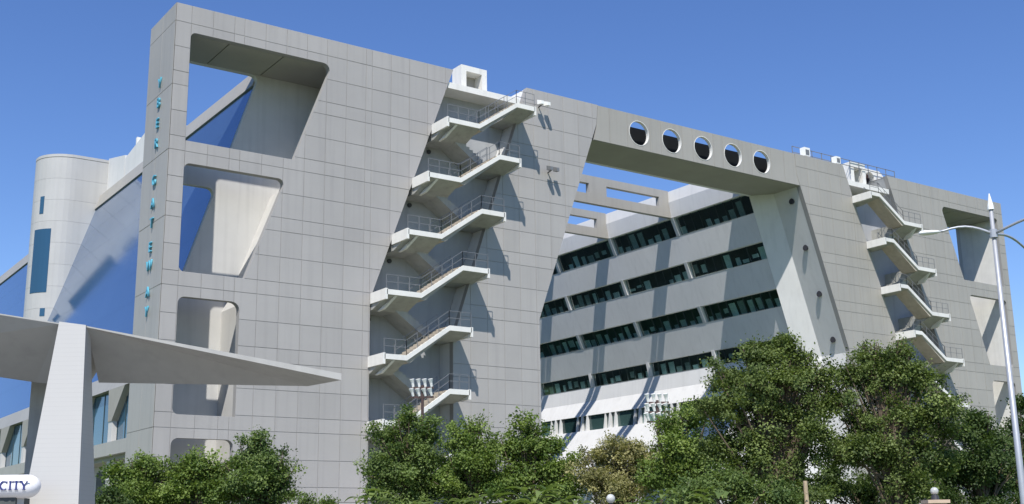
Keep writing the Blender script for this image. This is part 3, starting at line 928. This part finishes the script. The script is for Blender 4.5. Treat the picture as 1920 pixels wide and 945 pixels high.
for z in (H0, H1): stroke(q, [(a - .042, z), (a + .042, z)], .013)
q.obj('letter', 'letter_blue', sg)
q = MB(); a = -11.885
stroke(q, [(a, H0), (a, H1)], .036); stroke(q, [(a - .042, H0), (a + .042, H0)], .013); stroke(q, [(a - .085, H1), (a + .085, H1)], .016)
for sgn in (-1, 1): stroke(q, [(a + sgn * .085, H1), (a + sgn * .088, H1 - .045)], .012)
q.obj('letter', 'letter_blue', sg)
q = MB(); a = -11.70
stroke(q, [(a - .075, H1), (a, mz - .01)], .034); stroke(q, [(a + .075, H1), (a, mz - .01)], .018); stroke(q, [(a, mz), (a, H0)], .036)
stroke(q, [(a - .042, H0), (a + .042, H0)], .013)
for sgn in (-1, 1): stroke(q, [(a + sgn * .075 - .036, H1), (a + sgn * .075 + .036, H1)], .013)
q.obj('letter', 'letter_blue', sg)

# ------------------------------------------------------------------ street lamp
def street_lamp():
    b = pt(12.56, 30, 0)
    t = root('street_lamp', 'tall silver street lamp with curved arms on the right', 'street lamp', b)
    MB().tube([b, b + Vector((0, 0, 2)), b + Vector((0, 0, 9.9))], [.115, .088, .05], 16).obj('pole', 'lamp_pole', t, True)
    MB().tube([b, b + Vector((0, 0, .5))], [.2, .17], 14).obj('base', 'lamp_pole', t)
    MB().tube([b + Vector((0, 0, 9.86)), b + Vector((0, 0, 9.95)), b + Vector((0, 0, 10.3))], [.085, .08, .012], 12).obj('finial', 'lamp_white', t)
    MB().tube([b + Vector((0, 0, 9.1)), b + Vector((0, 0, 9.32))], [.10, .10], 14).obj('collar', 'lamp_pole', t)
    for du, dv, h0, h1, head in ((-1.0, .05, 9.2, 9.3, True), (.8, .9, 9.2, 9.15, True), (.72, -1.0, 9.2, 9.35, True)):
        L = 1.42 if du < 0 else 2.3
        pts = []
        for k in range(9):
            f = k / 8
            z = h0 + (h1 - h0) * f + .17 * math.sin(math.pi * min(1, f * 1.05))
            p = pt(12.56 + du * L * f, 30 + dv * L * f, z); pts.append(p)
        MB().tube(pts, [.04 - .012 * k / 8 for k in range(9)], 8).obj('arm', 'lamp_pole', t, True)
        e = pts[-1]; d = (pts[-1] - pts[-2]).normalized(); d.z *= .35; d.normalize()
        q = MB(); prof = [(0, .03), (.08, .07), (.25, .10), (.42, .105), (.52, .08), (.56, .02)]
        u = d.cross(Vector((0, 0, 1))).normalized()
        q.loft([[e + d * (s - .06) + u * (r * 1.15 * math.cos(2 * math.pi * k / 14)) + Vector((0, 0, r * .62 * math.sin(2 * math.pi * k / 14))) for k in range(14)] for s, r in prof])
        q.obj('lamp_head', 'lamp_white', t, True)
street_lamp()

# ------------------------------------------------------------------ floodlight masts behind the trees
def flood_mast(label, a, d, z, rows):
    b = pt(a, d, 0)
    t = root('floodlight_mast', label, 'floodlight', b, 'floodlight masts among the trees')
    MB().tube([b, b + Vector((0, 0, z))], [.10, .07], 10).obj('mast', 'brown_steel', t)
    for r in range(rows):
        zz = z - .12 - r * .46
        MB().bar(pt(a - .55, d, zz), pt(a + .55, d, zz), .09).obj('crossbar', 'brown_steel', t)
        for i in range(4):
            aa = a - .45 + .3 * i
            base = pt(aa, d - .03, zz + .05); tip = pt(aa - .06 - .04 * r, d - .12, zz + .42)
            MB().tube([base, base.lerp(tip, .5), tip], [.06, .075, .125], 10).obj('lamp_head', 'lamp_white', t)
u1 = lambda x, d: (x - 960) / 2224.08 * d * 1.0
flood_mast('cluster of white floodlights in front of the left fire stair foot', -4.48, 58, 9.0, 2)
flood_mast('cluster of white floodlights in front of the ribbon-window wing base', 6.98, 58, 8.1, 3)

# ------------------------------------------------------------------ trees
CROWN_TRIS = [0]
def leaves(name, centres, radii, n, size, mt, parent, flat=.55, tone=None, density=None):
    """many small folded leaves in clumps spread through the volume of the lobes"""
    centres = np.array(centres, float); radii = np.array(radii, float)
    C2, R2_, W2 = [], [], []
    for c, r in zip(centres, radii):
        C2.append(c); R2_.append(r * .8); W2.append(.30 * r ** 2.2)
        k = 11 if r > .45 else 4
        for _ in range(k):
            q = rng.normal(size=3); q /= np.linalg.norm(q); q[2] = abs(q[2]) * .8 + q[2] * .2
            C2.append(c + q * r * rng.uniform(.5, .84)); R2_.append(r * rng.uniform(.24, .38)); W2.append(.70 * r ** 2.2 / k)
    centres = np.array(C2); radii = np.array(R2_); w = np.array(W2); w /= w.sum()
    per = 70
    nc = max(1, n // per)
    li = rng.choice(len(centres), nc, p=w)
    d = rng.normal(size=(nc, 3)); d /= np.linalg.norm(d, axis=1)[:, None]
    rad = rng.random(nc) ** .42
    cc = centres[li] + d * (radii[li] * rad * (1 + .16 * rng.normal(size=nc)))[:, None] * np.array([1, 1, .95])
    tonec = np.clip(.5 + .26 * rng.normal(size=nc), 0, 1)
    cl = np.repeat(np.arange(nc), per)
    m_ = len(cl)
    csz = (.10 + .10 * rng.random(nc))[cl] * (size / .10)
    off = rng.normal(size=(m_, 3)) * csz[:, None] * np.array([1, 1, .75])
    p = cc[cl] + off
    cn = d * .85 + np.array([0, 0, .75]) + rng.normal(size=(nc, 3)) * .38        # the way a clump faces
    cn /= np.linalg.norm(cn, axis=1)[:, None]
    ln_ = cn[cl] + rng.normal(size=(m_, 3)) * .42
    ln_ /= np.linalg.norm(ln_, axis=1)[:, None]
    a = rng.normal(size=(m_, 3)) + off / (csz[:, None] + 1e-6) * .5
    a -= ln_ * (a * ln_).sum(1)[:, None] * .9
    a /= np.linalg.norm(a, axis=1)[:, None] + 1e-6
    s = np.cross(a, ln_); s /= np.linalg.norm(s, axis=1)[:, None] + 1e-6
    nn = np.cross(s, a)
    ln = size * (.65 + .7 * rng.random(m_)); wd = ln * (.27 + .12 * rng.random(m_))
    v = np.empty((m_, 4, 3))
    v[:, 0] = p
    v[:, 1] = p + a * (ln * .5)[:, None] + s * wd[:, None] + nn * (wd * .35)[:, None]
    v[:, 2] = p + a * ln[:, None]
    v[:, 3] = p + a * (ln * .5)[:, None] - s * wd[:, None] + nn * (wd * .35)[:, None]
    idx = np.arange(m_) * 4
    tri = np.stack([np.stack([idx, idx + 1, idx + 2], 1), np.stack([idx, idx + 2, idx + 3], 1)], 1).reshape(-1)
    me = bpy.data.meshes.new(name)
    me.vertices.add(m_ * 4); me.vertices.foreach_set('co', v.reshape(-1))
    nf = m_ * 2
    me.loops.add(nf * 3); me.loops.foreach_set('vertex_index', tri.astype(np.int32))
    me.polygons.add(nf)
    me.polygons.foreach_set('loop_start', (np.arange(nf) * 3).astype(np.int32))
    me.polygons.foreach_set('loop_total', np.full(nf, 3, np.int32))
    me.update(calc_edges=True)
    at = me.attributes.new('leaf_tone', 'FLOAT', 'FACE')
    tn = np.clip(tonec[cl] + .09 * rng.normal(size=m_), 0, 1)
    at.data.foreach_set('value', np.repeat(tn, 2).astype(np.float32))
    me.materials.append(MATS[mt])
    CROWN_TRIS[0] += nf
    return attach(bpy.data.objects.new(name, me), parent)

def px_lobe(x, y, r, d):
    """lobe given by its direction and distance, returned in metres (right, up, radius)"""
    X, Y, Z = (x - 960) / 2224.08, (y - 472.5) / 2224.08, 1.0
    ray = rgt * X + dwn * Y + fwd * Z
    k = d / (ray.x * v_.x + ray.y * v_.y)
    P = CAM + ray * k
    return P, r / 2224.08 * d * 1.02

def tree(name, label, x, d, lobes, mt, n, leaf=.15, group='trees in front of the building', bark='bark', spread=.9, trunk_r=.13, cat='tree'):
    L = []
    for (lx, ly, r) in lobes:
        P, R = px_lobe(lx, ly, r, d)
        L.append((P, R))
    base, _ = px_lobe(x, 945, 10, d); base.z = 0
    bx = Vector((base.x, base.y, 0))
    t = root(name, label, cat, bx, group)
    cs, rs = [], []
    for P, R in L:
        P2 = P + Vector((v_.x, v_.y, 0)) * random.uniform(-.5, .5) * R
        cs.append(P2); rs.append(R)
        for _ in range(4):
            th_ = random.uniform(-.3, math.pi + .3); rr_ = R * random.uniform(.85, 1.12)
            cs.append(P + Vector((u_.x, u_.y, 0)) * math.cos(th_) * rr_ + Vector((0, 0, 1)) * math.sin(th_) * rr_ + Vector((v_.x, v_.y, 0)) * random.uniform(-.5, .3) * R)
            rs.append(R * random.uniform(.22, .36))
        # fill behind so the crown has depth
        cs.append(P + Vector((v_.x, v_.y, 0)) * R * spread - Vector((0, 0, R * .15))); rs.append(R * .85)
    # lower crown down to about 1.6 m above the ground
    zmin = min(c.z - r for c, r in zip(cs, rs))
    tx = sum((c.x for c in cs)) / len(cs); ty = sum((c.y for c in cs)) / len(cs)
    rmax = max(rs)
    zz = zmin + .1
    while zz > 1.7:
        cs.append(Vector((tx + random.uniform(-.4, .4), ty + random.uniform(-.4, .4), zz))); rs.append(rmax * .85)
        zz -= rmax * .9
    leaves('crown', cs, rs, int(n * 2.4), leaf * .66, mt, t)
    q = MB()
    top = Vector((tx, ty, max(c.z for c in cs) - .4))
    mid = bx.lerp(top, .45) + Vector((random.uniform(-.2, .2), random.uniform(-.2, .2), 0))
    q.tube([bx, bx.lerp(mid, .5) + Vector((.06, .04, 0)), mid, top], [trunk_r, trunk_r * .8, trunk_r * .55, .02], 9)
    for c, r in zip(cs, rs):
        s = bx.lerp(top, random.uniform(.25, .6))
        q.tube([s, s.lerp(c, .55) + Vector((0, 0, .12)), c], [trunk_r * .38, trunk_r * .22, .012], 6)
    q.obj('trunk', bark, t)
    return t

tree('tree', 'small bushy tree left of the other two beneath the canopy wing', 262, 50, [(262, 878, 25), (242, 905, 33), (288, 898, 32), (265, 935, 45), (218, 932, 25), (305, 935, 30), (200, 948, 20)], 'leaf_bright', 9000, .17)
tree('tree', 'small light green tree between its two neighbours under the canopy tip', 372, 50, [(366, 872, 22), (350, 895, 32), (392, 890, 34), (370, 930, 50), (335, 930, 30), (415, 925, 32)], 'leaf_bright', 9500, .17)
tree('tree', 'tallest of the three small trees under the canopy tip', 487, 50, [(478, 836, 22), (462, 866, 34), (502, 868, 34), (520, 895, 30), (480, 912, 55), (528, 925, 25), (445, 918, 34)], 'leaf_mid', 11000, .17)
tree('tree', 'rounded dense tree at the foot of the left fire stair', 765, 48, [(765, 790, 25), (738, 822, 36), (790, 822, 38), (720, 868, 38), (800, 875, 42), (755, 895, 55), (715, 920, 34), (820, 915, 40)], 'leaf_mid', 15000, .16)
tree('tree', 'narrow pointed tree next to the rounded dense one', 885, 47, [(890, 806, 18), (868, 832, 32), (903, 840, 30), (885, 885, 50), (860, 915, 45), (915, 910, 40)], 'leaf_bright', 11000, .16)
tree('tree', 'light green tree in front of the left gate pier', 985, 47, [(985, 806, 22), (962, 838, 34), (1010, 845, 36), (985, 890, 55), (1045, 888, 40), (945, 905, 40), (1065, 920, 35)], 'leaf_bright', 13000, .16)
tree('tree', 'brownish dry-leaved round tree below the ribbon-window wing', 1170, 46, [(1165, 836, 27), (1130, 858, 32), (1203, 856, 34), (1165, 895, 58), (1225, 895, 38), (1115, 900, 35), (1170, 930, 60)], 'leaf_brown', 14000, .13)
tree('tree', 'fresh green tree between the brownish tree and the tallest tree', 1285, 44, [(1252, 800, 24), (1290, 792, 34), (1262, 835, 38), (1315, 850, 42), (1285, 880, 50), (1250, 905, 45), (1330, 910, 50)], 'leaf_bright', 14000, .15)
tree('tree', 'tallest tree, spiky topped, covering the foot of the right gate pier', 1445, 36, [(1470, 634, 8), (1476, 646, 12), (1500, 652, 9), (1538, 690, 10), (1420, 650, 9), (1475, 660, 20), (1502, 675, 18), (1418, 668, 30), (1450, 672, 32), (1380, 708, 42), (1505, 708, 42), (1440, 722, 58), (1345, 765, 40), (1545, 712, 22), (1530, 760, 38), (1440, 800, 75), (1515, 830, 55), (1365, 840, 50), (1440, 880, 66)], 'leaf_olive', 30000, .125, trunk_r=.17)
tree('tree', 'broad tall tree in front of the far fire stair', 1672, 36, [(1624, 652, 8), (1640, 646, 7), (1690, 642, 8), (1702, 652, 8), (1632, 672, 18), (1690, 666, 18), (1608, 705, 34), (1650, 700, 36), (1682, 712, 46), (1732, 720, 34), (1572, 750, 36), (1650, 785, 70), (1748, 780, 50), (1602, 845, 56), (1695, 855, 68), (1780, 815, 26), (1770, 870, 40)], 'leaf_olive', 30000, .125, trunk_r=.17)
tree('tree', 'dark feathery tree left of the street lamp pole', 1838, 40, [(1835, 792, 20), (1815, 815, 30), (1855, 826, 32), (1840, 872, 48), (1800, 895, 36), (1878, 885, 28), (1860, 925, 40)], 'leaf_dark', 13000, .14)
tree('tree', 'dark tree cut by the right picture edge behind the lamp pole', 1918, 58, [(1922, 765, 20), (1912, 800, 24), (1922, 850, 38), (1915, 905, 40)], 'leaf_dark', 6000, .2)
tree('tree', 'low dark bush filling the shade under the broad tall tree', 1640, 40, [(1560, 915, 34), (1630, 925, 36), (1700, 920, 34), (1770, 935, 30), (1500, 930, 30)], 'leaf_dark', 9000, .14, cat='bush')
tree('tree', 'low green bush below the spiky tallest tree', 1400, 34, [(1340, 915, 30), (1400, 928, 34), (1460, 935, 30), (1300, 930, 26)], 'leaf_mid', 7000, .13, cat='bush')
tree('bush', 'low dark bush beside the pylon foot', 205, 46, [(205, 938, 14), (190, 950, 16), (225, 950, 20)], 'leaf_dark', 2200, .16, cat='bush')
tree('bush', 'tiny bush tip against the grey panels in the gap between tree groups', 585, 48, [(575, 945, 14), (610, 950, 14)], 'leaf_mid', 1300, .15, cat='bush')
# pale bare stake among the trees
P, _ = px_lobe(1512, 905, 1, 34)
t = root('dead_trunk', 'pale bare trunk stub showing below the tall trees', 'trunk', (P.x, P.y, 0))
MB().tube([(P.x, P.y, 0), (P.x - .02, P.y, 1.5), (P.x - .05, P.y, P.z + .05)], [.09, .075, .06], 9).obj('stem', 'pale_bark', t)

# broad-leaved garden plants along the bottom edge
def broad_plant(label, x, y, d, nl, ln, seed, mt='leaf_broad'):
    r_ = random.Random(seed)
    P, _ = px_lobe(x, y, 1, d)
    b = Vector((P.x, P.y, 0)); top = P.z
    t = root('broad_leaf_plant', label, 'plant', b, 'broad-leaved plants along the bottom edge')
    q = MB()
    for k in range(5):
        q.tube([b + Vector((r_.uniform(-.1, .1), r_.uniform(-.1, .1), 0)), b + Vector((r_.uniform(-.25, .25), r_.uniform(-.25, .25), top - .3))], [.035, .015], 6)
    q.obj('stem', 'leaf_mid', t)
    for k in range(nl):
        az = r_.uniform(0, 2 * math.pi); el = r_.uniform(.35, 1.2)
        o0 = b + Vector((r_.uniform(-.35, .35), r_.uniform(-.35, .35), top - ln * r_.uniform(.3, 1.1)))
        h = Vector((math.cos(az), math.sin(az), 0)); s = Vector((-math.sin(az), math.cos(az), 0))
        l = ln * r_.uniform(.7, 1.15); w = l * r_.uniform(.13, .2)
        vs, fs = [], []
        n = 6
        for i in range(n + 1):
            f = i / n
            c = o0 + h * (l * f * math.cos(el * (1 - .5 * f))) + Vector((0, 0, l * (f * math.sin(el) - .62 * f * f)))
            ww = w * math.sin(math.pi * min(1, .06 + f * .94)) + .004
            vs += [c - s * ww + Vector((0, 0, ww * .4)), c, c + s * ww + Vector((0, 0, ww * .4))]
            if i:
                a = 3 * i
                fs += [(a - 3, a - 2, a + 1, a), (a - 2, a - 1, a + 2, a + 1)]
        o = mesh('leaf', vs, fs, mt, t, True, recalc=False)
        at = o.data.attributes.new('leaf_tone', 'FLOAT', 'FACE')
        at.data.foreach_set('value', [min(1, max(0, r_.gauss(.55, .25)))] * len(fs))
for i, (x, y, d, nl, ln, lab) in enumerate([
        (690, 905, 30, 16, .75, 'reed-like plant at the left foot of the rounded dense tree'),
        (870, 918, 29, 18, .7, 'bright broad-leaved plant below the narrow pointed tree'),
        (935, 905, 28, 20, .85, 'large-leaved plant with light green blades below the left gate pier'),
        (1000, 898, 28, 22, .95, 'grey-green large-leaved plant, tallest of the row by the left gate pier'),
        (1065, 915, 28, 18, .75, 'broad-leaved plant left of the white globe lamp'),
        (1200, 918, 28, 18, .6, 'broad-leaved plant just right of the white globe lamp'),
        (1255, 905, 28, 20, .6, 'yellowish-leaved plant below the fresh green tree'),
        (1325, 900, 28, 20, .8, 'wide-leaved plant below the spiky tree, leaning right'),
        (775, 925, 30, 16, .6, 'broad-leaved plant below the rounded dense tree')]):
    broad_plant(lab, x, y + 10, d, int(nl * 1.5), ln * .66, i + 3)

# globe lamps
def globe(label, x, y, d, r, ped):
    P, _ = px_lobe(x, y, 1, d)
    t = root('globe_lamp', label, 'lamp', (P.x, P.y, 0), 'globe lamps in the garden')
    c = Vector((P.x, P.y, P.z)); q = MB()
    q.loft([[c + Vector((r * math.sin(a) * math.cos(2 * math.pi * k / 18), r * math.sin(a) * math.sin(2 * math.pi * k / 18), -r * math.cos(a))) for k in range(18)] for a in [.12 + (math.pi - .24) * i / 12 for i in range(13)]])
    q.obj('globe', 'globe_glass', t, True)
    if ped:
        zt = c.z - r - .1
        MB().tube([c + Vector((0, 0, -r - .1)), c + Vector((0, 0, -r * .95))], [.09, .07], 12).obj('collar', 'dark_steel', t)
        for nm, w, z0, z1 in (('pedestal_cap', .235, zt - .07, zt), ('pedestal', .18, 0, zt - .07)):
            q = MB(); q.loft([[(c.x + sx * w * u_.x + sy * w * v_.x, c.y + sx * w * u_.y + sy * w * v_.y, z) for sx, sy in ((-1, -1), (1, -1), (1, 1), (-1, 1))] for z in (z0, z1)])
            q.obj(nm, 'pedestal_stone', t)
    else:
        MB().tube([(c.x, c.y, 0), (c.x, c.y, c.z - r * .9)], [.05, .04], 10).obj('post', 'dark_steel', t)
globe('white globe lamp among the plants below the brownish tree', 1145, 935, 27, .10, False)
globe('globe lamp on a sandstone pedestal beneath the broad tall tree', 1752, 921, 26, .085, True)
print('crown triangles', CROWN_TRIS[0], 'objects', len(bpy.data.objects))
